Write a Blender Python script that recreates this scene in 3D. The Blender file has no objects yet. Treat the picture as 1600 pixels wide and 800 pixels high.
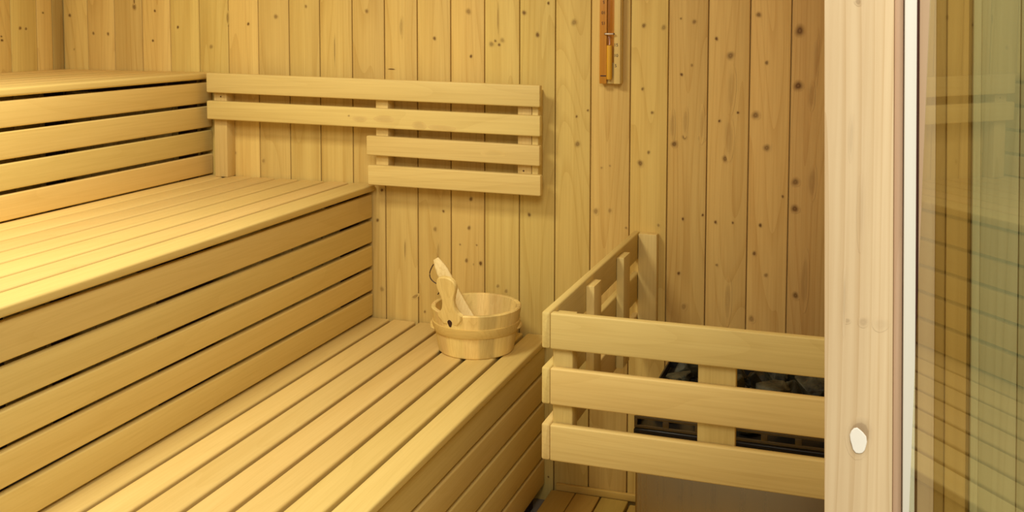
import bpy, bmesh, math, random
from mathutils import Vector, Matrix, noise

S = bpy.context.scene
COL = S.collection
rnd = random.Random(7)
H = 1.45                                   # height of the camera above the room's zero level

# ------------------------------------------------------------------ camera
cam_d = bpy.data.cameras.new('camera')
cam = bpy.data.objects.new('camera', cam_d)
COL.objects.link(cam)
YAW, PITCH, ROLL = -0.3313, -0.0687, 0.0013
F = Vector((math.sin(YAW) * math.cos(PITCH), math.cos(YAW) * math.cos(PITCH), math.sin(PITCH)))
r0 = Vector((math.cos(YAW), -math.sin(YAW), 0))
u0 = r0.cross(F)
rx = r0 * math.cos(ROLL) + u0 * math.sin(ROLL)
ux = u0 * math.cos(ROLL) - r0 * math.sin(ROLL)
m = Matrix.Identity(4)
for i in range(3):
    m[i][0], m[i][1], m[i][2] = rx[i], ux[i], -F[i]
m[2][3] = H
cam.matrix_world = m
cam_d.sensor_fit = 'HORIZONTAL'
cam_d.sensor_width = 36.0
cam_d.lens = 1634.233 / 1600 * 36.0
cam_d.shift_y = -(400 - 143.55) / 1600
cam_d.clip_start = 0.02
S.camera = cam

# ------------------------------------------------------------------ light, world, exposure
vs = S.view_settings
vs.view_transform = 'Standard'
vs.look = 'None'
vs.gamma = 1.0
vs.use_curve_mapping = False
vs.exposure = 0.0
wd = bpy.data.worlds.new('daylight')
S.world = wd
wd.use_nodes = True
bg = wd.node_tree.nodes['Background']
bg.inputs[0].default_value = (1.0, 0.86, 0.60, 1)
bg.inputs[1].default_value = 0.55


def light(name, kind, loc, energy, color, size=0.1, target=None, size_y=None):
    d = bpy.data.lights.new(name, kind)
    d.energy = energy
    d.color = color
    if kind == 'AREA':
        d.size = size
        if size_y:
            d.shape = 'RECTANGLE'
            d.size_y = size_y
    else:
        d.shadow_soft_size = size
    o = bpy.data.objects.new(name, d)
    o.location = loc
    if target:
        o.rotation_euler = (Vector(target) - Vector(loc)).to_track_quat('-Z', 'Y').to_euler()
    COL.objects.link(o)
    return o


light('sauna_ceiling_light', 'AREA', (-1.50, 1.60, 2.34), 26, (1.0, 0.94, 0.73), 0.45, (-1.50, 1.60, 0.0))
light('added_outside_light', 'AREA', (0.32, -0.95, 3.0), 68, (1.0, 0.95, 0.83), 1.2, (-0.7, 1.8, 0.5))  # added area lamp for light from outside the doorway; no lamp known there


# ------------------------------------------------------------------ materials
def new_mat(name):
    mt = bpy.data.materials.new(name)
    mt.use_nodes = True
    nt = mt.node_tree
    return mt, nt, nt.nodes['Principled BSDF']


def plain(name, col, rough=0.6, metal=0.0, spec=0.5):
    mt, nt, b = new_mat(name)
    b.inputs['Base Color'].default_value = (*col, 1)
    b.inputs['Roughness'].default_value = rough
    b.inputs['Metallic'].default_value = metal
    b.inputs['Specular IOR Level'].default_value = spec
    return mt


def wood(name, light_c, dark_c, axis='Z', streak=0.5, rings=0.35, across=20.0, ring_scale=9.0,
         fine=0.25, rough=0.6, tint=0.16, bump=0.05, spec=0.25):
    """Sawn timber: streaks and rings that run along one axis, each board with its own offset and tone."""
    mt, nt, b = new_mat(name)
    N, L = nt.nodes, nt.links
    tc = N.new('ShaderNodeTexCoord')
    at = N.new('ShaderNodeAttribute'); at.attribute_name = 'bd'
    sep = N.new('ShaderNodeSeparateColor'); L.new(at.outputs['Color'], sep.inputs[0])
    off = N.new('ShaderNodeVectorMath'); off.operation = 'SCALE'
    L.new(at.outputs['Color'], off.inputs[0]); off.inputs['Scale'].default_value = 23.0
    add = N.new('ShaderNodeVectorMath'); add.operation = 'ADD'
    L.new(tc.outputs['Object'], add.inputs[0]); L.new(off.outputs[0], add.inputs[1])
    k = 'XYZ'.index(axis)

    def mapped(al, ac):
        mp = N.new('ShaderNodeMapping')
        s = [ac, ac, ac]; s[k] = al
        mp.inputs['Scale'].default_value = s
        L.new(add.outputs[0], mp.inputs['Vector'])
        return mp

    n1 = N.new('ShaderNodeTexNoise')
    L.new(mapped(0.9, across).outputs[0], n1.inputs['Vector'])
    n1.inputs['Scale'].default_value = 1.0; n1.inputs['Detail'].default_value = 5
    n1.inputs['Roughness'].default_value = 0.6; n1.inputs['Distortion'].default_value = 0.3
    r1 = N.new('ShaderNodeMapRange'); L.new(n1.outputs['Fac'], r1.inputs[0])
    r1.inputs[1].default_value = 0.35; r1.inputs[2].default_value = 0.72

    n2 = N.new('ShaderNodeTexNoise')
    L.new(mapped(4.0, 210.0).outputs[0], n2.inputs['Vector'])
    n2.inputs['Scale'].default_value = 1.0; n2.inputs['Detail'].default_value = 3
    r2 = N.new('ShaderNodeMapRange'); L.new(n2.outputs['Fac'], r2.inputs[0])
    r2.inputs[1].default_value = 0.4; r2.inputs[2].default_value = 0.75

    # growth rings: contour lines of a slow noise, thin and dark
    n3 = N.new('ShaderNodeTexNoise')
    L.new(mapped(0.55, ring_scale).outputs[0], n3.inputs['Vector'])
    n3.inputs['Scale'].default_value = 1.0; n3.inputs['Detail'].default_value = 1.0
    mul = N.new('ShaderNodeMath'); mul.operation = 'MULTIPLY'
    L.new(n3.outputs['Fac'], mul.inputs[0]); mul.inputs[1].default_value = 16.0
    fr = N.new('ShaderNodeMath'); fr.operation = 'FRACT'; L.new(mul.outputs[0], fr.inputs[0])
    r3 = N.new('ShaderNodeMapRange'); L.new(fr.outputs[0], r3.inputs[0])
    r3.inputs[1].default_value = 0.68; r3.inputs[2].default_value = 1.0

    def scaled(node, v):
        q = N.new('ShaderNodeMath'); q.operation = 'MULTIPLY'
        L.new(node.outputs[0], q.inputs[0]); q.inputs[1].default_value = v
        return q

    def plus(a, c):
        q = N.new('ShaderNodeMath'); q.operation = 'ADD'; q.use_clamp = True
        L.new(a.outputs[0], q.inputs[0]); L.new(c.outputs[0], q.inputs[1])
        return q

    fac = plus(plus(scaled(r1, streak), scaled(r2, fine)), scaled(r3, rings))
    mix = N.new('ShaderNodeMix'); mix.data_type = 'RGBA'
    L.new(fac.outputs[0], mix.inputs['Factor'])
    mix.inputs['A'].default_value = (*light_c, 1); mix.inputs['B'].default_value = (*dark_c, 1)
    # each board's own tone
    hs = N.new('ShaderNodeHueSaturation')
    L.new(mix.outputs['Result'], hs.inputs['Color'])
    v = N.new('ShaderNodeMapRange'); v.clamp = False; L.new(sep.outputs[1], v.inputs[0])
    v.inputs[3].default_value = 1 - tint; v.inputs[4].default_value = 1 + tint
    L.new(v.outputs[0], hs.inputs['Value'])
    h = N.new('ShaderNodeMapRange'); h.clamp = False; L.new(sep.outputs[2], h.inputs[0])
    h.inputs[3].default_value = 0.5 - 0.006; h.inputs[4].default_value = 0.5 + 0.005
    L.new(h.outputs[0], hs.inputs['Hue'])
    # knots and resin marks carry their own attribute
    ka = N.new('ShaderNodeAttribute'); ka.attribute_name = 'kn'
    kr = N.new('ShaderNodeValToRGB'); L.new(ka.outputs['Fac'], kr.inputs[0])
    e = kr.color_ramp.elements
    e[0].position = 0.0; e[0].color = (0, 0, 0, 1)
    e[1].position = 1.0; e[1].color = (1, 1, 1, 1)
    km = N.new('ShaderNodeMix'); km.data_type = 'RGBA'
    L.new(kr.outputs[0], km.inputs['Factor'])
    L.new(hs.outputs[0], km.inputs['A'])
    km.inputs['B'].default_value = (dark_c[0] * 0.22, dark_c[1] * 0.13, dark_c[2] * 0.10, 1)
    L.new(km.outputs['Result'], b.inputs['Base Color'])
    b.inputs['Roughness'].default_value = rough
    b.inputs['Specular IOR Level'].default_value = spec
    if bump:
        bp = N.new('ShaderNodeBump'); bp.inputs['Strength'].default_value = bump
        bp.inputs['Distance'].default_value = 0.004
        L.new(fac.outputs[0], bp.inputs['Height']); L.new(bp.outputs[0], b.inputs['Normal'])
    return mt


M = {}
M['spruce'] = wood('spruce_cladding', (0.72, 0.530, 0.172), (0.48, 0.290, 0.064), 'Z', 0.42, 0.26, 16, 7, 0.22, 0.55, 0.11)
M['spruce_h'] = wood('spruce_skirting', (0.62, 0.42, 0.11), (0.42, 0.25, 0.05), 'X', 0.4, 0.2, 16, 7, 0.2, 0.6)
M['ceiling'] = wood('spruce_ceiling', (0.70, 0.50, 0.15), (0.46, 0.28, 0.06), 'Y', 0.4, 0.2, 16, 7, 0.2, 0.6)
M['bench'] = wood('bench_timber', (0.79, 0.600, 0.230), (0.62, 0.430, 0.125), 'Y', 0.38, 0.12, 10, 5, 0.25, 0.5, 0.07)
M['rail_x'] = wood('rail_timber_across', (0.735, 0.560, 0.215), (0.54, 0.365, 0.110), 'X', 0.40, 0.16, 14, 6, 0.25, 0.5, 0.06)
M['rail_y'] = wood('rail_timber_deep', (0.735, 0.560, 0.215), (0.54, 0.365, 0.110), 'Y', 0.40, 0.16, 14, 6, 0.25, 0.5, 0.06)
M['rail_z'] = wood('rail_timber_upright', (0.735, 0.560, 0.215), (0.54, 0.365, 0.110), 'Z', 0.40, 0.16, 14, 6, 0.25, 0.5, 0.06)
M['floor_slat'] = wood('duckboard_timber', (0.60, 0.41, 0.10), (0.45, 0.28, 0.055), 'Y', 0.4, 0.15, 12, 6, 0.2, 0.55)
M['post'] = wood('post_pine', (0.80, 0.65, 0.43), (0.58, 0.40, 0.21), 'Z', 0.50, 0.34, 30, 12, 0.22, 0.6, 0.04)
M['post_pink'] = wood('strip_pine', (0.66, 0.48, 0.34), (0.50, 0.33, 0.21), 'Z', 0.5, 0.2, 60, 20, 0.2, 0.6, 0.05)
M['pail'] = wood('pail_staves', (0.77, 0.585, 0.225), (0.54, 0.360, 0.100), 'Z', 0.45, 0.24, 30, 14, 0.25, 0.5, 0.20)
M['hoop'] = wood('pail_hoop', (0.70, 0.50, 0.16), (0.50, 0.32, 0.08), 'X', 0.4, 0.2, 30, 14, 0.2, 0.5, 0.06)
M['ladle'] = wood('ladle_wood', (0.86, 0.69, 0.33), (0.62, 0.42, 0.13), 'Z', 0.4, 0.3, 60, 30, 0.2, 0.45, 0.05)
M['amber'] = wood('amber_stained_wood', (0.56, 0.26, 0.035), (0.36, 0.13, 0.012), 'Z', 0.5, 0.2, 60, 20, 0.2, 0.4, 0.03)
M['brown_ext'] = wood('brown_cladding', (0.42, 0.25, 0.075), (0.28, 0.15, 0.035), 'Z', 0.5, 0.2, 60, 20, 0.2, 0.6, 0.16)
M['grey_ext'] = wood('weathered_cladding', (0.385, 0.35, 0.215), (0.27, 0.245, 0.14), 'Z', 0.6, 0.3, 60, 25, 0.2, 0.6, 0.12)
M['white'] = plain('white_seal', (0.88, 0.87, 0.83), 0.45)
M['patch'] = plain('white_patch', (0.95, 0.93, 0.88), 0.5)
M['gap'] = plain('painted_gap_shade', (0.10, 0.03, 0.02), 0.7)
M['dark'] = plain('near_black_frame', (0.035, 0.016, 0.008), 0.9)  # near-black colour of the hidden bench frame
M['cord'] = plain('brown_leather', (0.035, 0.010, 0.006), 0.6)
M['black'] = plain('black_enamel', (0.012, 0.011, 0.010), 0.35)
M['print'] = plain('black_print', (0.03, 0.012, 0.02), 0.7)
M['sand'] = plain('yellow_sand', (0.80, 0.47, 0.03), 0.7)
M['glint_pale'] = plain('glint_pale_clip', (0.85, 0.82, 0.76), 0.25, 0.3)  # metal clip; its pale base colour stands in for white glints
M['nail'] = plain('rusty_nail', (0.10, 0.045, 0.012), 0.6)


def make_concrete():
    mt, nt, b = new_mat('concrete_floor')
    n = nt.nodes.new('ShaderNodeTexNoise'); n.inputs['Scale'].default_value = 9; n.inputs['Detail'].default_value = 8
    r = nt.nodes.new('ShaderNodeValToRGB')
    r.color_ramp.elements[0].color = (0.16, 0.13, 0.10, 1); r.color_ramp.elements[1].color = (0.30, 0.26, 0.21, 1)
    nt.links.new(n.outputs['Fac'], r.inputs[0]); nt.links.new(r.outputs[0], b.inputs['Base Color'])
    b.inputs['Roughness'].default_value = 0.8
    return mt


def make_steel(name, col, rough):
    mt, nt, b = new_mat(name)
    N, L = nt.nodes, nt.links
    tc = N.new('ShaderNodeTexCoord'); mp = N.new('ShaderNodeMapping')
    mp.inputs['Scale'].default_value = (90, 90, 1.5); L.new(tc.outputs['Object'], mp.inputs[0])
    n = N.new('ShaderNodeTexNoise'); n.inputs['Scale'].default_value = 1; n.inputs['Detail'].default_value = 4
    L.new(mp.outputs[0], n.inputs['Vector'])
    r = N.new('ShaderNodeMapRange'); L.new(n.outputs['Fac'], r.inputs[0])
    r.inputs[3].default_value = rough - 0.1; r.inputs[4].default_value = rough + 0.15
    L.new(r.outputs[0], b.inputs['Roughness'])
    b.inputs['Base Color'].default_value = (*col, 1)
    b.inputs['Metallic'].default_value = 1.0
    bp = N.new('ShaderNodeBump'); bp.inputs['Strength'].default_value = 0.08; bp.inputs['Distance'].default_value = 0.002
    L.new(n.outputs['Fac'], bp.inputs['Height']); L.new(bp.outputs[0], b.inputs['Normal'])
    return mt


def make_stone():
    mt, nt, b = new_mat('olivine_stone')
    N, L = nt.nodes, nt.links
    n = N.new('ShaderNodeTexNoise'); n.inputs['Scale'].default_value = 26; n.inputs['Detail'].default_value = 8
    tc = N.new('ShaderNodeTexCoord'); L.new(tc.outputs['Object'], n.inputs['Vector'])
    r = N.new('ShaderNodeValToRGB')
    r.color_ramp.elements[0].color = (0.007, 0.007, 0.004, 1); r.color_ramp.elements[1].color = (0.095, 0.090, 0.052, 1)
    r.color_ramp.elements[0].position = 0.35; r.color_ramp.elements[1].position = 0.75
    L.new(n.outputs['Fac'], r.inputs[0]); L.new(r.outputs[0], b.inputs['Base Color'])
    b.inputs['Roughness'].default_value = 0.62
    b.inputs['Specular IOR Level'].default_value = 0.3
    bp = N.new('ShaderNodeBump'); bp.inputs['Strength'].default_value = 0.8; bp.inputs['Distance'].default_value = 0.01
    L.new(n.outputs['Fac'], bp.inputs['Height']); L.new(bp.outputs[0], b.inputs['Normal'])
    return mt


def make_glass(name, tint, ior=1.5):
    mt, nt, b = new_mat(name)
    N, L = nt.nodes, nt.links
    N.remove(b)
    out = N['Material Output']
    t = N.new('ShaderNodeBsdfTransparent'); t.inputs[0].default_value = (*tint, 1)
    g = N.new('ShaderNodeBsdfGlossy'); g.inputs['Roughness'].default_value = 0.0
    g.inputs['Color'].default_value = (1, 1, 1, 1)
    lw = N.new('ShaderNodeFresnel'); lw.inputs[0].default_value = ior
    geo = N.new('ShaderNodeNewGeometry')
    # the far face of the pane only tints: its reflection is counted in the near face's index
    inv = N.new('ShaderNodeMath'); inv.operation = 'SUBTRACT'; inv.inputs[0].default_value = 1.0
    L.new(geo.outputs['Backfacing'], inv.inputs[1])
    f = N.new('ShaderNodeMath'); f.operation = 'MULTIPLY'
    L.new(lw.outputs[0], f.inputs[0]); L.new(inv.outputs[0], f.inputs[1])
    mx = N.new('ShaderNodeMixShader')
    L.new(f.outputs[0], mx.inputs[0]); L.new(t.outputs[0], mx.inputs[1]); L.new(g.outputs[0], mx.inputs[2])
    L.new(mx.outputs[0], out.inputs[0])
    return mt


M['concrete'] = make_concrete()
M['steel'] = make_steel('brushed_steel', (0.36, 0.28, 0.17), 0.27)
M['band'] = make_steel('dull_steel_band', (0.20, 0.17, 0.11), 0.5)
M['stone'] = make_stone()
M['glass'] = make_glass('tinted_door_glass', (0.87, 0.89, 0.80), 1.75)
M['tube_glass'] = make_glass('timer_glass', (0.93, 0.88, 0.78), 1.45)


# ------------------------------------------------------------------ mesh building
class MB:
    def __init__(self):
        self.v, self.f, self.bd, self.kn = [], [], [], []

    def add(self, verts, faces, bd=None, kn=None, mat=None):
        n = len(self.v)
        bd = bd or (rnd.random(), rnd.random(), rnd.random())
        for i, p in enumerate(verts):
            p = Vector(p)
            if mat is not None:
                p = mat @ p
            self.v.append(p)
            self.bd.append(bd)
            self.kn.append(kn[i] if kn else 0.0)
        for f in faces:
            self.f.append([n + i for i in f])

    def bar(self, lo, hi, r=0.003, axis=0, seg=3, bd=None, mat=None, shear=None):
        """A timber with rounded long edges: a rounded rectangle swept along one axis, its ends eased too."""
        a = axis
        b, c = [(1, 2), (2, 0), (0, 1)][a]
        cb, cc = (lo[b] + hi[b]) / 2, (lo[c] + hi[c]) / 2
        wb, wc = (hi[b] - lo[b]) / 2, (hi[c] - lo[c]) / 2
        r = min(r, wb * 0.95, wc * 0.95)
        e = min(r, (hi[a] - lo[a]) / 3)

        def ring(t, ins):
            out = []
            rr = max(r - ins, 0.0002)
            for q in range(4):
                sb, sc = [(1, 1), (-1, 1), (-1, -1), (1, -1)][q]
                for s in range(seg + 1):
                    an = math.pi / 2 * (q + s / seg)
                    p = [0, 0, 0]
                    p[a] = t
                    p[b] = cb + sb * (wb - ins - rr) + math.cos(an) * rr
                    p[c] = cc + sc * (wc - ins - rr) + math.sin(an) * rr
                    out.append(p)
            return out
        rings = [ring(lo[a], e), ring(lo[a] + e * 0.3, e * 0.3), ring(lo[a] + e, 0),
                 ring(hi[a] - e, 0), ring(hi[a] - e * 0.3, e * 0.3), ring(hi[a], e)]
        n = len(rings[0])
        verts = [p for g in rings for p in g]
        faces = [list(range(n))[::-1], [5 * n + i for i in range(n)]]
        for k in range(5):
            for i in range(n):
                j = (i + 1) % n
                faces.append([k * n + i, k * n + j, (k + 1) * n + j, (k + 1) * n + i])
        if shear:
            verts = [shear(p) for p in verts]
        self.add(verts, faces, bd, None, mat)

    def sweep(self, pts, radii, seg=10, flat=1.0, up=(0, 0, 1), bd=None, cap=True, sq=1.0):
        """A tube along a path; flat < 1 squashes it along the path's up vector."""
        pts = [Vector(p) for p in pts]
        up = Vector(up)
        rings = []
        for i, p in enumerate(pts):
            t = (pts[min(i + 1, len(pts) - 1)] - pts[max(i - 1, 0)]).normalized()
            s = t.cross(up)
            if s.length < 1e-4:
                s = t.cross(Vector((1, 0, 0)))
            s.normalize()
            n = s.cross(t).normalized()
            ra = radii[i] if isinstance(radii, (list, tuple)) else radii
            cs = [(math.cos(2 * math.pi * k / seg), math.sin(2 * math.pi * k / seg)) for k in range(seg)]
            cs = [(math.copysign(abs(a) ** sq, a), math.copysign(abs(b_) ** sq, b_)) for (a, b_) in cs]
            rings.append([p + s * a * ra + n * b_ * ra * flat for (a, b_) in cs])
        verts = [p for g in rings for p in g]
        faces = []
        for i in range(len(rings) - 1):
            for k in range(seg):
                j = (k + 1) % seg
                faces.append([i * seg + k, i * seg + j, (i + 1) * seg + j, (i + 1) * seg + k])
        if cap:
            faces.append(list(range(seg))[::-1])
            faces.append([(len(rings) - 1) * seg + k for k in range(seg)])
        self.add(verts, faces, bd)

    def lathe(self, prof, seg=48, center=(0, 0, 0), bdf=None, closed=True):
        cx, cy, cz = center
        n = len(prof)
        for k in range(seg):
            a0, a1 = 2 * math.pi * k / seg, 2 * math.pi * (k + 1) / seg
            vs_, fs = [], []
            for (rr, z) in prof:
                vs_.append((cx + rr * math.cos(a0), cy + rr * math.sin(a0), cz + z))
            for (rr, z) in prof:
                vs_.append((cx + rr * math.cos(a1), cy + rr * math.sin(a1), cz + z))
            for i in range(n if closed else n - 1):
                j = (i + 1) % n
                fs.append([i, n + i, n + j, j])
            self.add(vs_, fs, bdf(k) if bdf else (0.3, 0.5, 0.5))

    def outline(self, pts, t, mat, bd=None, ease=0.002):
        """A flat board cut to an outline in its own x-z plane, thickness along y, edges eased."""
        n = len(pts)
        cx = sum(p[0] for p in pts) / n
        cz = sum(p[1] for p in pts) / n

        def lay(y, k):
            o = []
            for (x, z) in pts:
                d = math.hypot(x - cx, z - cz)
                s = (d - k) / d if d > 0 else 1
                o.append((cx + (x - cx) * s, y, cz + (z - cz) * s))
            return o
        ls = [lay(-t / 2, ease), lay(-t / 2 + ease, 0), lay(t / 2 - ease, 0), lay(t / 2, ease)]
        verts = [p for l in ls for p in l]
        faces = [list(range(n)), [3 * n + i for i in range(n)][::-1]]
        for k in range(3):
            for i in range(n):
                j = (i + 1) % n
                faces.append([k * n + j, k * n + i, (k + 1) * n + i, (k + 1) * n + j])
        self.add(verts, faces, bd, None, mat)

    def knot(self, c, rx_, rz_, nrm='Y', dark=1.0, bd=None, soft=0.45, rot=0.0):
        """A flush knot or resin mark in a board's face: a disc whose darkness fades into the timber."""
        seg = 14
        prof = [(0.0, 0.75), (0.30, 1.0), (soft, 0.72), (0.72, 0.30), (1.0, 0.0)]
        verts, kn, faces = [], [], []
        self.nk = getattr(self, 'nk', 0) + 1
        lift = 0.0003 + self.nk * 6e-6
        for (k, d) in prof:
            for i in range(seg):
                a = 2 * math.pi * i / seg
                jit = 1 + 0.05 * math.sin(3 * a + c[0] * 50) + 0.08 * math.sin(2 * a + c[2] * 70)
                x, z = rx_ * k * math.cos(a) * jit, rz_ * k * math.sin(a) * jit
                x, z = x * math.cos(rot) - z * math.sin(rot), x * math.sin(rot) + z * math.cos(rot)
                if nrm == 'Y':
                    verts.append((c[0] + x, c[1] - lift, c[2] + z))
                else:
                    verts.append((c[0] + lift, c[1] + x, c[2] + z))
                kn.append(d * dark)
        for r in range(len(prof) - 1):
            for i in range(seg):
                j = (i + 1) % seg
                faces.append([r * seg + i, r * seg + j, (r + 1) * seg + j, (r + 1) * seg + i])
        self.add(verts, faces, bd, kn)

    def build(self, name, mat, parent=None, smooth=40, origin=None):
        me = bpy.data.meshes.new(name)
        og = Vector(origin) if origin else Vector((0, 0, 0))
        me.from_pydata([tuple(p - og) for p in self.v], [], self.f)
        a = me.attributes.new('bd', 'FLOAT_COLOR', 'POINT')
        a.data.foreach_set('color', [x for q in self.bd for x in (*q, 1.0)])
        k = me.attributes.new('kn', 'FLOAT', 'POINT')
        k.data.foreach_set('value', self.kn)
        bm = bmesh.new(); bm.from_mesh(me)
        bmesh.ops.remove_doubles(bm, verts=bm.verts, dist=1e-6)
        bmesh.ops.recalc_face_normals(bm, faces=bm.faces)
        bm.to_mesh(me); bm.free()
        if smooth:
            me.polygons.foreach_set('use_smooth', [True] * len(me.polygons))
            me.set_sharp_from_angle(angle=math.radians(smooth))
        for mm in (mat if isinstance(mat, list) else [mat]):
            me.materials.append(mm)
        o = bpy.data.objects.new(name, me)
        COL.objects.link(o)
        if origin:
            o.location = og
        if parent is not None:
            o.parent = parent
            if not origin:
                o.location = -parent.location
            else:
                o.location = og - parent.location
        return o


def tag(o, label, cat, group=None, kind=None):
    o['label'] = label
    o['category'] = cat
    if group:
        o['group'] = group
    if kind:
        o['kind'] = kind
    return o


def thing(name, label, cat, loc=(0, 0, 0), group=None):
    o = bpy.data.objects.new(name, None)
    o.empty_display_size = 0.1
    o.location = loc
    COL.objects.link(o)
    return tag(o, label, cat, group)


# ------------------------------------------------------------------ pixel lookup (measurements of the photograph -> the wall's surface)
KF, KX, KY = 1634.233, 800.0, 143.552


def on_wall(px, py, Y):
    d = F * KF + rx * (px - KX) - ux * (py - KY)
    return (d.x * Y / d.y, Y, H + d.z * Y / d.y)


def on_side(px, py, X):
    d = F * KF + rx * (px - KX) - ux * (py - KY)
    return (X, d.y * X / d.x, H + d.z * X / d.x)


# ------------------------------------------------------------------ the room
ZT, ZB, XL, XR, YB, YF = 2.36, -0.03, -2.716, 0.30, 3.0, 0.975

fl = MB()
fl.add([(-3.2, -2.5, ZB), (1.6, -2.5, ZB), (1.6, 3.2, ZB), (-3.2, 3.2, ZB),
        (-3.2, -2.5, ZB - .05), (1.6, -2.5, ZB - .05), (1.6, 3.2, ZB - .05), (-3.2, 3.2, ZB - .05)],
       [[0, 1, 2, 3], [7, 6, 5, 4], [0, 4, 5, 1], [1, 5, 6, 2], [2, 6, 7, 3], [3, 7, 4, 0]])
tag(fl.build('floor', M['concrete']), 'grey concrete floor below the wooden duckboard', 'floor', kind='structure')

edges = [-2.716, -2.611, -2.496, -2.38, -2.265, -2.148, -2.034, -1.919, -1.803, -1.69, -1.573, -1.459, -1.346, -1.233,
         -1.121, -1.008, -0.895, -0.785, -0.666, -0.555, -0.441, -0.324, -0.212, -0.10, 0.012, 0.125, 0.238, 0.30]
wb = MB()
boards = []
for i in range(len(edges) - 1):
    bd = (rnd.random(), rnd.random(), rnd.random())
    if edges[i] > -0.56:                                     # redder timber on the heater's side
        bd = (bd[0], bd[1] * 0.7, (-0.25 - 0.22 * (i - 19)) * (0.6 + 0.8 * bd[2]) if i < 23 else -0.8)
    boards.append(bd)
    wb.bar((edges[i] + 0.0015, YB, ZB), (edges[i + 1] - 0.0015, YB + 0.016, ZT), 0.0022, 2, 2, bd)
wb.bar((XL - .02, YB + 0.012, ZB), (XR + .02, YB + 0.05, ZT), 0.001, 2, 1, (0.5, 0.0, 0.0))

# knots of the back wall: pixel x, pixel y, radius in pixels, darkness
KN = [(109, 24, 3, .9), (146, 52, 2.6, .8), (169, 53, 2.6, .8), (116, 77, 2, .4), (210, 11, 5, .75), (242, 17, 2.2, 1), (239, 63.5, 2.2, 1),
      (278, 42.5, 2.4, 1), (330, 73, 4, .55), (388, 37.5, 2.4, 1), (431, 26, 4.4, .65), (478, 10, 2.4, .7), (573, 17.5, 3, .7),
      (679, 60, 2.8, .9), (732, 18, 5, .6), (736, 88, 2.4, 1), (768, 69, 4.5, .6), (785, 63, 4, .5), (780, 70, 2.2, .9), (774, 64, 2, .8),
      (857, 5, 2.2, 1), (819, 20, 3.8, .9), (840, 54.5, 4, .9), (897, 35, 5.2, .6), (1006, 40, 3, .8), (1044, 43, 4.5, .6),
      (1064, 29, 1.6, .7), (1085, 34, 3, .7), (1065, 116.5, 2.2, 1), (1081, 102, 2, .6), (1119.5, 60.5, 2.4, 1), (1141.5, 87, 6, .75),
      (1185.5, 23, 3.4, .8), (1198, 98, 2.6, .8), (1246, 48, 7.5, .9), (1247, 134, 7, .95), (1004.5, 139.5, 2, .8),
      (367, 239, 4, .6), (407, 251, 4, .5), (597, 297, 2.4, 1), (590, 344, 2.6, .9), (736, 311, 3.6, .9), (693, 330, 2.2, .9),
      (680, 358, 4, .6), (733, 356, 3, .8), (827, 335.5, 2.8, .9), (719, 382, 1.6, .7), (745, 383, 1.6, .7), (729, 407, 3, .8),
      (757, 412, 4, 1), (778, 447, 2.8, .6), (791, 455, 3, .6), (598, 452, 4.5, .5), (664, 487, 2.2, .8), (740, 413, 1.5, .4),
      (901, 182, 1.8, .9), (902.5, 225, 5, .7), (920.5, 172.5, 1.8, .9), (1004, 139, 2.2, .8), (1019, 176, 2.2, .8), (1013.5, 238, 2.4, .8),
      (1000.5, 255, 5, .8), (940, 262, 1.5, .5), (953, 259, 1.5, .5), (931, 330, 5, .6), (953, 329, 3, .5), (979, 356, 1.8, .7),
      (1029, 352, 2.4, .6), (1053.5, 225, 5, .85), (1069.5, 214.5, 4, .7), (1100, 216, 5, .6), (1124, 189, 1.9, 1), (1153, 176, 1.9, 1),
      (1133, 248, 5, .8), (1180, 180, 6, .75), (1198, 231, 5.5, .75), (1236, 284, 6, .75), (1239.5, 326, 6, .9), (1223, 307, 2, .9),
      (1067, 342, 2, 1), (1098, 336, 2, 1), (1118, 347, 2.2, 1), (1145, 348, 1.8, .9), (1188, 352, 2.6, 1), (1178.5, 396, 2.8, .9),
      (1197, 430, 3.6, .7), (1243, 461.5, 5.2, .85), (1174, 498, 5.2, .6), (1068.5, 479, 5, .5), (1060.5, 427, 2.4, 1), (1120, 414, 2, .7),
      (1057, 745, 3, .6), (1058, 572, 2.4, .8), (857, 745, 1.6, 1)]
for (px, py, rr, dk) in KN:
    c = on_wall(px, py, YB)
    i = max(j for j in range(len(edges) - 1) if edges[j] <= c[0])
    s = rr * c[1] / KF * 1.12 * (1.35 if rr < 3.5 else 1.12)
    s = min(s, 0.02)
    c = (min(max(c[0], edges[i] + s * 1.1 + .003), edges[i + 1] - s * 1.1 - .003), c[1], c[2])
    wb.knot(c, s, s * 1.15, 'Y', dk, boards[i])
# long resin streaks and shakes: pixel x, y, half width, half height, darkness
for (px, py, wx, hz, dk) in [(1143, 140, 6, 36, .20), (1139, 215, 7, 34, .22), (1269, 285, 5.5, 28, .33), (1276, 90, 3, 40, .25),
                             (1257, 440, 6, 46, .30), (1268, 150, 5, 20, .25), (1051, 196, 4, 22, .25), (1071, 190, 4, 22, .25), (1097, 195, 4, 28, .2),
                             (633, 389, 1.6, 20, .55), (685, 395, 3, 22, .35), (523, 78, 1.2, 30, .6), (627, 42, 3.5, 18, .35), (356, 28, 2.5, 14, .6),
                             (1137, 470, 5, 40, .3), (778, 30, 1.6, 26, .4), (210, 2, 2.0, 6, .8), (649, 463, 3, 9, .6)]:
    c = on_wall(px, py, YB)
    i = max(j for j in range(len(edges) - 1) if edges[j] <= c[0])
    wb.knot(c, wx * YB / KF * 1.2, hz * YB / KF * 1.1, 'Y', dk, boards[i], 0.6, -1.1 if px == 649 else 0.0)
# open split in one board, left of the backrest's middle
c = on_wall(612, 108, YB)
wb.knot(c, 0.014, 0.0022, 'Y', 1.0, boards[11], 0.8)
tag(wb.build('wall_back', M['spruce']), 'knotty spruce board wall at the back of the sauna', 'wall', kind='structure')

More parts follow.
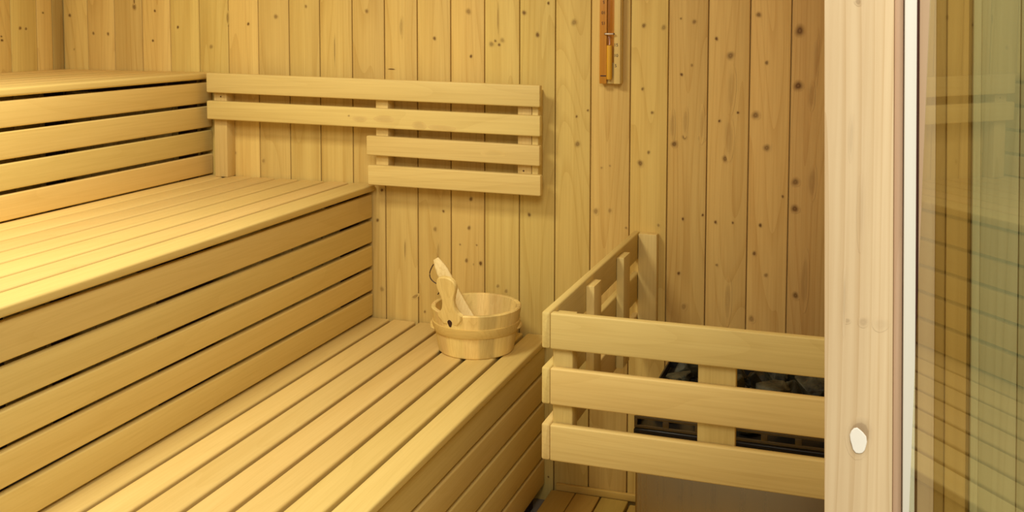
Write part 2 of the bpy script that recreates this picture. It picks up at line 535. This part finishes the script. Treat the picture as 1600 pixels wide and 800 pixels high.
wl = MB()
y = 2.99
yy = [3.0, 2.947, 2.875, 2.76]
while yy[-1] > 0.9:
    yy.append(yy[-1] - 0.115)
lb = []
for i in range(len(yy) - 1):
    bd = (rnd.random(), -1.1 if i == 0 else rnd.random() * 0.6, rnd.random())
    lb.append(bd)
    wl.bar((XL - 0.016, yy[i + 1] + 0.0015, ZB), (XL, yy[i] - 0.0015, ZT), 0.0022, 2, 2, bd)
wl.bar((XL - .05, 0.8, ZB), (XL - 0.012, YB + .05, ZT), 0.001, 2, 1, (0.5, 0, 0))
for (px, py, rr, dk) in [(2, 57, 1.8, .9), (3, 63, 2.4, 1), (31.5, 44, 2.8, .8), (40.5, 45, 2.8, .8), (67, 20, 2, .8)]:
    c = on_side(px, py, XL)
    wl.knot(c, rr * 3.1 / KF * 1.8, rr * 3.1 / KF * 1.4, 'X', dk, (0.4, 0.4, 0.5))
tag(wl.build('wall_left', M['spruce']), 'spruce board wall beside the highest bench', 'wall', kind='structure')

wr = MB()
q = YF + 0.12
while q < YB - 0.01:
    wr.bar((XR, q + .0015, ZB), (XR + .016, min(q + .114, YB) - .0015, ZT), 0.0022, 2, 2)
    q += 0.114
wr.bar((XR + 0.012, YF + .12, ZB), (XR + .05, YB + .05, ZT), 0.001, 2, 1, (0.5, 0, 0))
tag(wr.build('wall_right', M['spruce']), 'spruce board wall on the heater side', 'wall', kind='structure')

ce = MB()
q = XL
while q < XR - 0.01:
    ce.bar((q + .0015, YF, ZT), (min(q + .114, XR) - .0015, YB, ZT + .016), 0.0022, 1, 2)
    q += 0.114
ce.bar((XL - .05, YF, ZT + .012), (XR + .05, YB + .05, ZT + .05), 0.001, 1, 1, (0.5, 0, 0))
tag(ce.build('ceiling', M['ceiling']), 'spruce board ceiling over the benches', 'ceiling', kind='structure')

bb = MB()
bb.bar((-0.885, YB - 0.013, 0.012), (XR, YB - 0.0002, 0.034), 0.003, 0, 3)
tag(bb.build('baseboard_back', M['spruce_h']), 'narrow wooden skirting along the foot of the back wall', 'baseboard', kind='structure')

# the door side: every upright leans a little, as in the photograph
LEAN, ZREF = -0.021, H + on_wall(1288, 400, YF)[2] - H


def lean(p):
    return (p[0] + LEAN * (p[2] - ZREF), p[1], p[2])


def wx(px, Y):
    return on_wall(px, 400, Y)[0]


po = MB()
pbd = (0.31, 0.5, 0.5)
po.bar((wx(1288, YF), YF, ZB), (wx(1396, YF), YF + 0.10, ZT), 0.0015, 2, 2, pbd, None, lean)
pe = MB()                                                    # the post's set-back right edge
pe.bar((wx(1396, YF) + .0001, YF + 0.006, ZB), (wx(1411, YF), YF + 0.10, ZT), 0.002, 2, 2, (0.7, 0.0, 0.2), None, lean)
for (px, py, a, b_, dk) in [(1323, 501, 5, 4, .30), (1349, 503, 6, 7, .22), (1376, 507, 9, 9, .10) , (1341, 3, 4, 5, .4), (1330, 215, 3, 28, .14),
                            (1319, 470, 2.5, 45, .18), (1345, 330, 4, 50, .10)]:
    c = on_wall(px, py, YF)
    po.knot(c, a * 1.0 / KF * 1.3, b_ * 1.0 / KF * 1.3, 'Y', dk, pbd, 0.55)
# brown ring round the white patch in the knot hole
c = on_wall(1341, 684, YF)
po.knot((c[0] + 0.0005, c[1], c[2] + 0.0008), 19 / KF * 1.05, 33 / KF * 1.0, 'Y', 0.62, pbd, 0.65)
post = tag(po.build('trim_1', M['post']), 'broad pale pine door post with a white patch in a knot hole', 'door post', kind='structure')
pe.build('edge_strip', M['post_pink'], post)['label'] = 'darker set-back right edge'
fi = MB()  # white oval patch laid on the post's face
c = on_wall(1341, 688, YF)
pl = []
for k in range(16):
    a = 2 * math.pi * k / 16
    rr = 1 + 0.05 * math.sin(3 * a + 1) + .04 * math.sin(5 * a)
    pl.append((0.0072 * math.cos(a) * rr + 0.0012 * math.sin(a) * -1, 0.0118 * math.sin(a) * rr))
fi.outline(pl, 0.002, Matrix.Translation((c[0], c[1] - 0.0008, c[2])), ease=0.0006)
fo = fi.build('knot_patch', M['patch'], post)
fo['label'] = 'white filler in the knot hole'

st = MB()
st.bar((wx(1412, YF), YF - 0.004, ZB), (wx(1431, YF), YF + 0.03, ZT), 0.0012, 2, 2, None, None, lean)
tag(st.build('trim_2', M['white']), 'white seal strip down the right edge of the pine post', 'trim', kind='structure')
ga = MB()  # dark red strip painting the shade of an open gap
ga.bar((wx(1431, YF) + .0001, YF + 0.004, ZB), (wx(1435, YF), YF + 0.03, ZT), 0.0008, 2, 2, None, None, lean)
tag(ga.build('trim_3', M['gap']), 'thin dark red painted shade of the gasket right of the white strip', 'trim', kind='structure')
sp = MB()
sp.bar((wx(1435, YF) + .0001, YF - 0.002, ZB), (wx(1461, YF), YF + 0.03, ZT), 0.001, 2, 2, (0.2, 0.6, 0.5), None, lean)
tag(sp.build('trim_4', M['post_pink']), 'pale pinkish pine strip by the edge of the glass door', 'trim', kind='structure')

we = MB()
for (a, b_, dy, v) in [(1461.5, 1478, .004, .1), (1478.5, 1512, 0, .8), (1512.3, 1518, .006, 0.0)]:
    we.bar((wx(a, YF), YF + dy, ZB), (wx(b_, YF), YF + 0.03, ZT), 0.001, 2, 2, (rnd.random(), v, .6), None, lean)
wg = MB()
for (a, b_, dy, v) in [(1518.3, 1531, -.003, 1.0), (1531.5, 1592, .002, .45), (1593, 1660, .002, .3), (1661, 1730, .002, .5), (1731, 1800, .002, .4)]:
    wg.bar((wx(a, YF), YF + dy, ZB), (wx(b_, YF), YF + 0.03, ZT), 0.001, 2, 2, (rnd.random(), v, .5), None, lean)
tag(we.build('trim_5', M['brown_ext']), 'brown upright trim boards seen through the door glass', 'trim', kind='structure')
tag(wg.build('wall_front', M['grey_ext']), 'greyish upright cladding seen through the right of the door glass', 'wall', kind='structure')

# glass door, open and seen almost edge-on; it mirrors the benches
gd = MB()
dv = Vector((math.sin(YAW), math.cos(YAW), 0))              # along the pane
nv = Vector((math.cos(YAW), -math.sin(YAW), 0))             # to the right, through the pane
T = 0.008


def pane(s, off, z):
    # s: distance along the pane from the camera's foot point, off: behind its reflecting face
    return nv * (0.326 + off) + dv * s + Vector((0, 0, z))


def s_edge(z):                                              # the edge follows the leaning frame
    return 0.826 - 0.030 * (z - 1.25)


zs = [0.01, 2.05]
vv = []
for z in zs:
    for (s, o_) in ((s_edge(z), 0), (0.10, 0), (0.10, T), (s_edge(z), T)):
        vv.append(pane(s, o_, z))
gd.add(vv, [[0, 1, 2, 3], [7, 6, 5, 4], [0, 4, 5, 1], [1, 5, 6, 2], [2, 6, 7, 3], [3, 7, 4, 0]])
tag(gd.build('door_1', M['glass'], smooth=0), 'tinted frameless glass door standing open and mirroring the benches', 'door', kind='structure')

# ------------------------------------------------------------------ benches
Y0, Y1 = 1.06, 2.992


def bench(name, label, seat_top, slats, nose, riser_x, gaps, x_back):
    t = thing(name, label, 'bench', ((x_back + nose) / 2, (Y0 + Y1) / 2, 0.0))
    se = MB()
    zt = seat_top + H
    for i, x in enumerate(slats):
        x1 = slats[i + 1] - 0.012 if i + 1 < len(slats) else nose
        se.bar((x, Y0, zt - 0.022), (x1, Y1, zt), 0.0060, 1, 5)
    se.build('seat', M['bench'], t)
    fp = MB()
    for i in range(len(gaps) - 1):
        fp.bar((riser_x - 0.018, Y0 + .01, gaps[i + 1] + H), (riser_x, Y1, gaps[i] - 0.011 + H), 0.0042, 1, 4)
    fp.build('front_panel', M['bench'], t)
    for yv in (Y0 + 0.12, 2.0, Y1 - 0.10):
        k_ = MB(); k_.bar((x_back + 0.004, yv, zt - 0.07), (riser_x - 0.019, yv + 0.045, zt - 0.0225), 0.002, 0, 2)
        k_.build('bearer', M['dark'], t)
        for xl in (riser_x - 0.064, x_back + 0.004):
            k_ = MB(); k_.bar((xl, yv, ZB), (xl + 0.045, yv + 0.045, zt - 0.071), 0.002, 2, 2)
            k_.build('leg', M['dark'], t)
    return t


p = (-2.095 - XL) / 7
bench('upper_bench', 'highest slatted wooden bench against the left wall', -0.176,
      [XL + 0.002 + i * p for i in range(7)], -2.090, -2.097, [-0.198, -0.278, -0.360, -0.440, -0.518], XL)
bench('middle_bench', 'middle slatted wooden bench with five front boards, between highest and lowest', -0.523,
      [-2.112, -2.026, -1.934, -1.845, -1.757, -1.661, -1.573], -1.490, -1.502,
      [-0.546, -0.632, -0.712, -0.789, -0.868, -0.950], -2.116)
bench('lower_bench', 'lowest slatted wooden bench carrying the wooden pail', -0.957,
      [-1.520, -1.430, -1.339, -1.246, -1.156, -1.067, -0.979], -0.908, -0.922,
      [-0.980, -1.067, -1.156, -1.246, -1.333, -1.425], -1.521)

# ------------------------------------------------------------------ backrest
br = thing('backrest', 'wooden slatted backrest on the back wall above the middle bench', 'backrest', (-1.5, 2.99, 0.93))
YR = 2.928
FR = YR / 2.948
# (x0, top, bottom at the left end), (x1, top, bottom at the right end)
for (xa, ta, ba, xb, tb, bb_) in [(-2.089, -.1765, -.242, -.927, -.1935, -.259), (-2.089, -.269, -.3325, -.926, -.2845, -.345),
                                  (-1.500, -.364, -.4265, -.927, -.3735, -.4345), (-1.496, -.457, -.5190, -.924, -.462, -.5265)]:
    xa, ta, ba, xb, tb, bb_ = [q * FR for q in (xa, ta, ba, xb, tb, bb_)]
    rb = MB()
    xm = (xa + xb) / 2
    hgt = ((ta - ba) + (tb - bb_)) / 2
    sl = (tb - ta) / (xb - xa)
    zc = (ta + ba + tb + bb_) / 4 + H
    rb.bar((xa, YR, -hgt / 2), (xb, YR + 0.024, hgt / 2), 0.0045, 0, 4, None, None,
           lambda p_: (p_[0], p_[1], p_[2] + zc + sl * (p_[0] - xm)))
    for (px, py, a_, b_, dk) in [(545, 181, 3, 2, .5), (562, 186, 16, 5, .14), (600, 186, 22, 6, .12), (655, 196, 14, 7, .16), (690, 200, 26, 5, .10), (770, 240, 24, 6, .10)]:
        c = on_wall(px, py, YR)
        if zc + sl * (c[0] - xm) - hgt / 2 < c[2] < zc + sl * (c[0] - xm) + hgt / 2:
            rb.knot(c, a_ * YR / KF, b_ * YR / KF, 'Y', dk, (0.5, 0.5, 0.5), 0.6)
    rb.build('rail', M['rail_x'], br)
for (pa, pb_, py, z0, z1) in [(334, 353.5, 150, -.5225, -.20), (587, 606, 160, -.51, -.20), (809, 830.5, 160, -.51, -.21), (831.3, 841, 160, -.515, -.21)]:
    x0, x1, z1 = on_wall(pa, py, YR + .0242)[0], on_wall(pb_, py, YR + .0242)[0], z1 * FR
    k = MB()
    k.bar((x0, YR + 0.0242, z0 + H), (x1, YB - 0.0002, z1 + H), 0.002, 2, 2)
    k.build('batten', M['rail_z'], br)
for (px, py) in [(345, 151), (817, 161), (818, 267)]:
    c = on_wall(px, py, YR + .0242)
    nb = MB()
    nb.sweep([(c[0], c[1] + .002, c[2]), (c[0], c[1] - .0008, c[2])], 0.0028, 8, bd=(0.5, .5, .5))
    nb.build('nail_head', M['nail'], br)

# ------------------------------------------------------------------ duckboard on the floor
db = thing('duckboard', 'slatted wooden floor grate between the lowest bench and the heater', 'floor grate', (-0.6, 2.2, 0.0))
ds = MB()
xs = [-0.897, -0.820, -0.740]
for i, x in enumerate(xs):
    ds.bar((x, 1.1, -0.008), (x + (0.075 if i < 2 else 0.083), 2.985, 0.015), 0.003, 1, 3)
for i in range(6):
    ds.bar((-0.648 + i * 0.08, 1.1, -0.008), (-0.648 + i * 0.08 + 0.075, 2.965, 0.015), 0.003, 1, 3)
ds.build('slatted_top', M['floor_slat'], db)
for yv in (1.25, 1.9, 2.55, 2.90):
    dbb = MB()
    dbb.bar((-0.890, yv, ZB), (-0.175, yv + 0.045, -0.0082), 0.002, 0, 2)
    dbb.build('bearer', M['floor_slat'], db)

# ------------------------------------------------------------------ heater guard
hg = thing('heater_guard', 'wooden rail guard round the stone heater', 'heater guard', (-0.3, 2.4, 0.5))
YG = 2.090
for (t0, b0) in [(-.6205, -.6985), (-.7405, -.8195), (-.8640, -.9425)]:
    k = MB()
    k.bar((-0.6325, YG, b0 + H), (XR - .0005, YG + 0.020, t0 + H), 0.0035, 0, 3)
    k.build('front_rail', M['rail_x'], hg)
    k = MB()
    k.bar((-0.6520, YG + 0.001, b0 + H), (-0.6330, YB - 0.0005, t0 + .001 + H), 0.0045, 1, 4)
    k.build('side_rail', M['rail_y'], hg)
k = MB(); k.bar((-0.6325, YG + 0.0205, -.935 + H), (-0.5885, YG + 0.0625, -.630 + H), 0.003, 2, 3)
k.build('corner_post', M['rail_z'], hg)
k = MB(); k.bar((-0.6325, YB - 0.030, -.935 + H), (-0.5765, YB - 0.0005, -.621 + H), 0.004, 2, 3)
k.build('wall_post', M['rail_z'], hg)
k = MB(); k.bar((-0.322, YG + 0.0205, -.935 + H), (-0.245, YG + 0.043, -.628 + H), 0.003, 2, 3)
k.build('front_batten', M['rail_z'], hg)
k = MB(); k.bar((0.18, YG + 0.0205, -.935 + H), (0.25, YG + 0.043, -.628 + H), 0.003, 2, 3)
k.build('front_batten', M['rail_z'], hg)
for (ya, yb_) in ((2.385, 2.455), (2.700, 2.775)):
    k = MB(); k.bar((-0.6325, ya, -.935 + H), (-0.6120, yb_, -.6335 + H), 0.002, 2, 2)
    k.build('side_batten', M['rail_z'], hg)

# ------------------------------------------------------------------ heater
HX0, HX1, HY0, HY1 = -0.470, 0.080, 2.200, 2.620
ht = thing('sauna_heater', 'steel sauna heater with black rim behind the wooden guard', 'heater', (-0.2, 2.41, 0.0))
zr = -.869 + H                                               # top of the rim
hb = MB()
hb.bar((HX0, HY0, 0.10), (HX1, HY1, zr - 0.052), 0.006, 2, 3)
hb.build('body', M['steel'], ht)
hk = MB()                                                    # black rim below the slotted band
hk.bar((HX0 - 0.004, HY0 - 0.004, zr - 0.051), (HX1 + 0.004, HY1 + 0.004, zr - 0.021), 0.004, 0, 3)
hk.build('rim', M['black'], ht)


def slotted_band(n, x0, x1, z0, z1):
    """A steel strip with a row of real openings."""
    g = MB()
    bd = (0.4, 0.5, 0.5)
    yv, th = HY0, 0.004
    g.bar((x0, yv, z1 - 0.006), (x1, yv + th, z1), 0.001, 0, 2, bd)
    g.bar((x0, yv, z0), (x1, yv + th, z0 + 0.007), 0.001, 0, 2, bd)
    w = (x1 - x0) / n
    for i in range(n + 1):
        g.bar((max(x0, x0 + i * w - 0.007), yv + .0002, z0 + 0.004), (min(x1, x0 + i * w + 0.007), yv + th - .0002, z1 - 0.004), 0.001, 2, 2, bd)
    return g


slotted_band(8, HX0 - .003, HX1 + .003, zr - 0.0208, zr + 0.006).build('slotted_band', M['band'], ht)
hi = MB()                                                    # tray the stones lie in: floor and three rear sides
hi.bar((HX0 + .004, HY0 + 0.012, zr - 0.0205), (HX1 - .004, HY1 - .004, zr - 0.0178), 0.002, 0, 2)
hi.bar((HX0 - .003, HY0 + 0.006, zr - 0.0205), (HX0 + .001, HY1, zr), 0.001, 1, 2)
hi.bar((HX1 - .001, HY0 + 0.006, zr - 0.0205), (HX1 + .003, HY1, zr), 0.001, 1, 2)
hi.bar((HX0, HY1 - .003, zr - 0.0205), (HX1, HY1, zr), 0.001, 0, 2)
hi.build('stone_tray', M['black'], ht)
for (x, yv) in ((HX0 + .03, HY0 + .04), (HX1 - .07, HY0 + .04), (HX0 + .03, HY1 - .08), (HX1 - .07, HY1 - .08)):
    k = MB(); k.bar((x, yv, 0.0155), (x + .04, yv + .04, 0.0995), 0.002, 2, 2)
    k.build('leg', M['black'], ht)

# heater stones: each a broken rock of its own
srnd = random.Random(23)


def stone_mesh(seed, sx, sy, sz):
    rr = random.Random(seed)
    bm = bmesh.new()
    # a broken rock: the hull of a few jagged corners, its edges chipped
    for q in range(13):
        n = Vector((rr.gauss(0, 1), rr.gauss(0, 1), rr.gauss(0, 1))).normalized() * rr.uniform(0.72, 1.05)
        bm.verts.new((n.x, n.y, n.z))
    g = bmesh.ops.convex_hull(bm, input=bm.verts[:])
    bmesh.ops.delete(bm, geom=list({e for e in g['geom_interior'] if isinstance(e, bmesh.types.BMVert)}), context='VERTS')
    bmesh.ops.bevel(bm, geom=bm.edges[:], offset=0.05, segments=1, affect='EDGES')
    bmesh.ops.triangulate(bm, faces=bm.faces[:])
    bmesh.ops.subdivide_edges(bm, edges=bm.edges[:], cuts=2, use_grid_fill=True)
    for v in bm.verts:
        k = 1 + 0.06 * noise.noise(v.co * 3.0 + Vector((seed, 0, 0))) + 0.035 * noise.noise(v.co * 8.0 + Vector((0, seed, 0)))
        v.co = Vector((v.co.x * sx * k, v.co.y * sy * k, v.co.z * sz * k))
    bmesh.ops.recalc_face_normals(bm, faces=bm.faces[:])
    me = bpy.data.meshes.new('heater_stone')
    bm.to_mesh(me); bm.free()
    me.polygons.foreach_set('use_smooth', [True] * len(me.polygons))
    me.set_sharp_from_angle(angle=math.radians(12))
    me.materials.append(M['stone'])
    return me


def add_stone(x, yv, z, s, i):
    me = stone_mesh(i + 3, s * srnd.uniform(1.0, 1.2), s * srnd.uniform(.85, 1.1), s * srnd.uniform(.70, .95))
    o = bpy.data.objects.new('heater_stone', me)
    COL.objects.link(o)
    o.rotation_euler = (srnd.uniform(-.5, .5), srnd.uniform(-.5, .5), srnd.uniform(0, 6.28))
    zmin = min((o.rotation_euler.to_matrix() @ v.co).z for v in me.vertices)
    o.location = (x, yv, z - zmin)
    tag(o, 'dark angular stone in the heap on top of the heater', 'stone', 'stones heaped on the heater')
    return o


idx = 0
nx, ny = 6, 4
for layer in range(2):
    for j in range(ny - layer):
        for i in range(nx - layer):
            px_ = HX0 + 0.052 + (i + layer * 0.5) * 0.0895
            py_ = HY0 + 0.062 + (j + layer * 0.5) * 0.098
            if layer == 1 and ((i, j) in ((0, 0), (0, 2))):
                continue
            add_stone(px_ + srnd.uniform(-.004, .004), py_ + srnd.uniform(-.004, .004),
                      zr - 0.0176 + (0.0 if layer == 0 else 0.056) + 0.0004, srnd.uniform(.040, .044) if layer == 0 else srnd.uniform(.040, .043), idx)
            idx += 1

# ------------------------------------------------------------------ pail with its upright grip stave
PC = Vector((-1.073, 2.802, -.957 + H))
pail = thing('sauna_pail', 'round wooden stave pail with one upright grip, on the lowest bench', 'pail', PC)
RB, RT, PH, TH = 0.108, 0.1315, 0.130, 0.013
NST = 16
tones = [(rnd.random(), rnd.random(), rnd.random()) for _ in range(NST)]
pb = MB()
SEG = NST * 5


def stave_r(k, rr):                                          # small grooves between the staves
    return rr


prof = [(0.0, 0.012), (RB - TH - .002, 0.012), (RT - TH, PH - 0.001), (RT - TH + .003, PH + .001), (RT - .003, PH + .001), (RT, PH - .002),
        (RB + .0015, 0.003), (RB - .002, 0.0), (0.0, 0.0)]
n = len(prof)
for k in range(SEG):
    a0, a1 = 2 * math.pi * k / SEG, 2 * math.pi * (k + 1) / SEG
    st_ = k // 5

    def rad(rr, kk):
        return rr - (0.0010 if (kk % 5 == 0 and rr > RB) else 0.0)
    va = [(PC.x + rad(r_, k) * math.cos(a0), PC.y + rad(r_, k) * math.sin(a0), PC.z + z_) for (r_, z_) in prof]
    vb = [(PC.x + rad(r_, k + 1) * math.cos(a1), PC.y + rad(r_, k + 1) * math.sin(a1), PC.z + z_) for (r_, z_) in prof]
    pb.add(va + vb, [[i, n + i, n + i + 1, i + 1] for i in range(n - 1)], tones[st_])
# a knot below the grip
pbm = pb.build('staves', M['pail'], pail, 30)

az = Vector((-.255, -.967, 0)).normalized()                   # direction of the grip stave from the pail's axis
tilt = math.atan2(RT - RB, PH)
tang = Vector((-az.y, az.x, 0))
upv = (az * math.sin(tilt) + Vector((0, 0, 1)) * math.cos(tilt)).normalized()
nrm = tang.cross(upv).normalized()
mt_ = Matrix.Identity(4)
ec = PC + az * (RT - TH / 2) + Vector((0, 0, PH))
for i in range(3):
    mt_[i][0], mt_[i][1], mt_[i][2], mt_[i][3] = tang[i], nrm[i], upv[i], ec[i]
half = [(0.024, -0.030), (0.040, -0.010), (0.040, 0.000), (0.030, 0.005), (0.0235, 0.014), (0.0205, 0.026), (0.0205, 0.038), (0.0235, 0.050), (0.0285, 0.061),
        (0.0325, 0.072), (0.033, 0.081), (0.030, 0.090), (0.023, 0.0965), (0.012, 0.100), (0.0, 0.101)]
half = [(x * 1.02, z if z < 0 else z * 1.13) for (x, z) in half]
full = half + [(-x, z) for (x, z) in reversed(half[:-1])]
gp = MB()
gp.outline(full, TH + .001, mt_, (0.62, 0.75, 0.6), 0.003)
gr = gp.build('grip', M['pail'], pail, 35)
gr['label'] = 'upright rounded grip stave'
kk = MB()
kc = PC + az * (RB + (RT - RB) * .80) + Vector((0, 0, PH * .80)) + az * 0.0008
ol = [(0.0075 * math.cos(2 * math.pi * i / 14) * (1 + .2 * math.sin(6 * math.pi * i / 14)), 0.011 * math.sin(2 * math.pi * i / 14)) for i in range(14)]
mk = mt_.copy()
for i in range(3):
    mk[i][3] = kc[i]
kk.outline(ol, 0.0016, mk, ease=0.0004)
ko = kk.build('knot', M['cord'], pail)
ko['label'] = 'dark knot below the grip'

ho = MB()


def hoop_r(z):
    return RB + (RT - RB) * z / PH + 0.0007


hp = [(hoop_r(.062) - .0035, .062), (hoop_r(.062) + .0035, .063), (hoop_r(.076) + .0055, .076), (hoop_r(.090) + .0035, .089), (hoop_r(.090) - .0035, .090)]
ho.lathe(hp, 64, PC)
# the hoop's lapped ends
for (a, da, dz) in ((math.radians(8), 0.34, 0.004), (math.radians(205), 0.42, -0.006)):
    pts = []
    for s in range(9):
        an = a + da * (s / 8 - .5)
        z = .075 + dz * (s / 8 - .5) * 2
        rr = hoop_r(z) + 0.005
        pts.append(PC + Vector((rr * math.cos(an), rr * math.sin(an), z)))
    ho.sweep(pts, [0.002, .006, .007, .007, .007, .007, .007, .006, .002], 8, 0.6, (0, 0, 1), (0.3, .5, .5))
h_o = ho.build('hoop', M['hoop'], pail, 40)
h_o['label'] = 'wooden band round the pail'

# ------------------------------------------------------------------ ladle leaning in the pail
lt = Vector((-1.202, 2.806, -.703 + H))
lm_ = Vector((-1.092, 2.790, -.845 + H))
lb_ = Vector((-1.040, 2.785, -.925 + H))
la = thing('wooden_ladle', 'pale wooden ladle leaning out of the pail', 'ladle', PC + Vector((0.03, -.01, 0.015)))
hd = MB()
path, rad_ = [], []
for s in range(15):
    t = s / 14
    path.append(lt.lerp(lb_, t) + Vector((0, 0, -0.010 * math.sin(math.pi * t))))
    rad_.append((0.0085, 0.0150)[s] if s < 2 else 0.0195 - 0.0065 * t)
hd.sweep(path, rad_, 24, 0.45, (0.30, -0.80, -0.05), (0.4, .6, .5), True, 0.45)
hd.build('handle', M['ladle'], la, 50)
bw = MB()
bc = PC + Vector((0.040, -0.010, 0.046))
pr = []
for s in range(8):
    a = math.pi / 2 * s / 7
    pr.append((0.033 * math.sin(a), -0.033 * math.cos(a)))
for s in range(8):
    a = math.pi / 2 * (1 - s / 7)
    pr.append((0.029 * math.sin(a), -0.029 * math.cos(a)))
bw.lathe(pr, 24, bc, None, False)
bw.build('bowl', M['ladle'], la, 50)
cd = MB()
th_ = lt + Vector((0.004, -0.012, -0.006))
cpts = []
for (px, py) in [(677.5, 413), (675, 417), (671.8, 425), (672, 433), (676, 439), (683, 444), (688, 450), (686, 457), (684, 460)]:
    q = on_wall(px, py, 2.78)
    cpts.append(Vector(q))
sm = []
for i in range(len(cpts) - 1):
    p0, p1, p2, p3 = cpts[max(i - 1, 0)], cpts[i], cpts[i + 1], cpts[min(i + 2, len(cpts) - 1)]
    for s in range(4):
        t = s / 4
        sm.append(0.5 * ((2 * p1) + (p2 - p0) * t + (2 * p0 - 5 * p1 + 4 * p2 - p3) * t * t + (3 * p1 - p0 - 3 * p2 + p3) * t ** 3))
sm.append(cpts[-1])
cd.sweep(sm, 0.0016, 8)
c_o = cd.build('hanging_cord', M['cord'], la)
c_o['label'] = 'dark leather loop'

# ------------------------------------------------------------------ sand timer on the wall
YT = 2.970
tz0 = on_wall(950, 131, YT)[2]
tm = thing('sand_timer', 'wooden wall sand timer with amber strip and yellow sand', 'sand timer', (-0.72, YB - .01, tz0))
tx0, tx1 = -0.752, -0.690
ZH = 0.30
b1 = MB(); b1.bar((tx0, YT + .008, tz0), (tx1 + .002, YB - .0002, tz0 + ZH), 0.002, 2, 2, (0.2, .7, .5))
b1.build('backboard', M['rail_z'], tm)
b2 = MB(); b2.bar((tx0, YT, tz0 + .0), (-0.7305, YT + .0078, tz0 + ZH), 0.0015, 2, 2, (0.5, .5, .5))
b2.build('amber_strip', M['amber'], tm)['label'] = 'amber stained left strip'
b3 = MB(); b3.bar((-0.709, YT, tz0 + .0), (tx1, YT + .0078, tz0 + ZH), 0.0015, 2, 2, (0.5, .7, .5))
b3.build('pale_strip', M['rail_z'], tm)
b4 = MB(); b4.bar((-0.7303, YT + .0055, tz0 + .062), (-0.7092, YT + .0079, tz0 + ZH - .02), 0.0008, 2, 2, (0.5, .1, .5))
b4.build('groove_lining', M['amber'], tm)
xt = -0.7210
sd = MB()
zt0, zt1 = on_wall(952, 124, YT - .004)[2], on_wall(952, 71, YT - .004)[2]
sd.sweep([(xt, YT - .004, zt0), (xt, YT - .004, zt0 + .002), (xt, YT - .004, zt1 - .002), (xt, YT - .004, zt1)], [0.007, .0082, .0082, .0078], 20, 1, (0, 1, 0))
sd.build('sand', M['sand'], tm)
tb_ = MB()
zn = on_wall(954, 53, YT - .004)[2]
zt = [zt0 - .002, zt0 + .001, zn - .014, zn - .004, zn, zn + .004, zn + .014, zn + .110, zn + .114]
tr = [.006, .0094, .0094, .006, .0028, .006, .0094, .0094, .006]
tb_.sweep([(xt, YT - .004, z) for z in zt], tr, 20, 1, (0, 1, 0))
tb_.build('glass_tube', M['tube_glass'], tm)
cl = MB()
cl.sweep([(xt - .013, YT - .006, zn), (xt - .012, YT - .0085, zn), (xt, YT - .0145, zn), (xt + .012, YT - .0085, zn), (xt + .013, YT - .006, zn)], 0.0022, 10)
cl.build('clip', M['glint_pale'], tm)
for dx in (-.012, 0.013):
    k = MB(); k.sweep([(xt + dx, YT - .007, zn), (xt + dx, YT - .0105, zn)], [.0032, .0022], 12, 1, (0, 0, 1))
    k.build('screw', M['nail'], tm)


def mark(txt, px, py, size, flip):
    cu = bpy.data.curves.new('scale_number', 'FONT')
    cu.body = txt
    cu.size = size
    cu.align_x = 'CENTER'; cu.align_y = 'CENTER'
    cu.extrude = 0.0002
    tmp = bpy.data.objects.new('tmp', cu)
    COL.objects.link(tmp)
    dg = bpy.context.evaluated_depsgraph_get()
    me = bpy.data.meshes.new_from_object(tmp.evaluated_get(dg))
    bpy.data.objects.remove(tmp); bpy.data.curves.remove(cu)
    me.materials.clear(); me.materials.append(M['print'])
    o = bpy.data.objects.new('scale_number', me)
    COL.objects.link(o)
    c_ = Vector(on_wall(px, py, YT - .0004))
    o.parent = tm
    o.location = c_ - tm.location
    o.rotation_euler = (math.pi / 2, math.pi if flip else 0, 0)


for (t_, px, py, fl_) in [('15', 962.5, 70.5, 0), ('10', 962.5, 87, 0), ('5', 962, 103, 0), ('15', 943, 36, 1), ('10', 943, 19.5, 1), ('5', 943.5, 3, 1)]:
    mark(t_, px, py, 0.0125, fl_)
k = MB()
c = on_wall(942.5, 118.5, YT)
k.bar((c[0] - .0085, YT - .0008, c[2] - .0016), (c[0] + .0085, YT + .0005, c[2] + .0016), 0.0003, 0, 2)
k.build('end_mark', M['print'], tm)
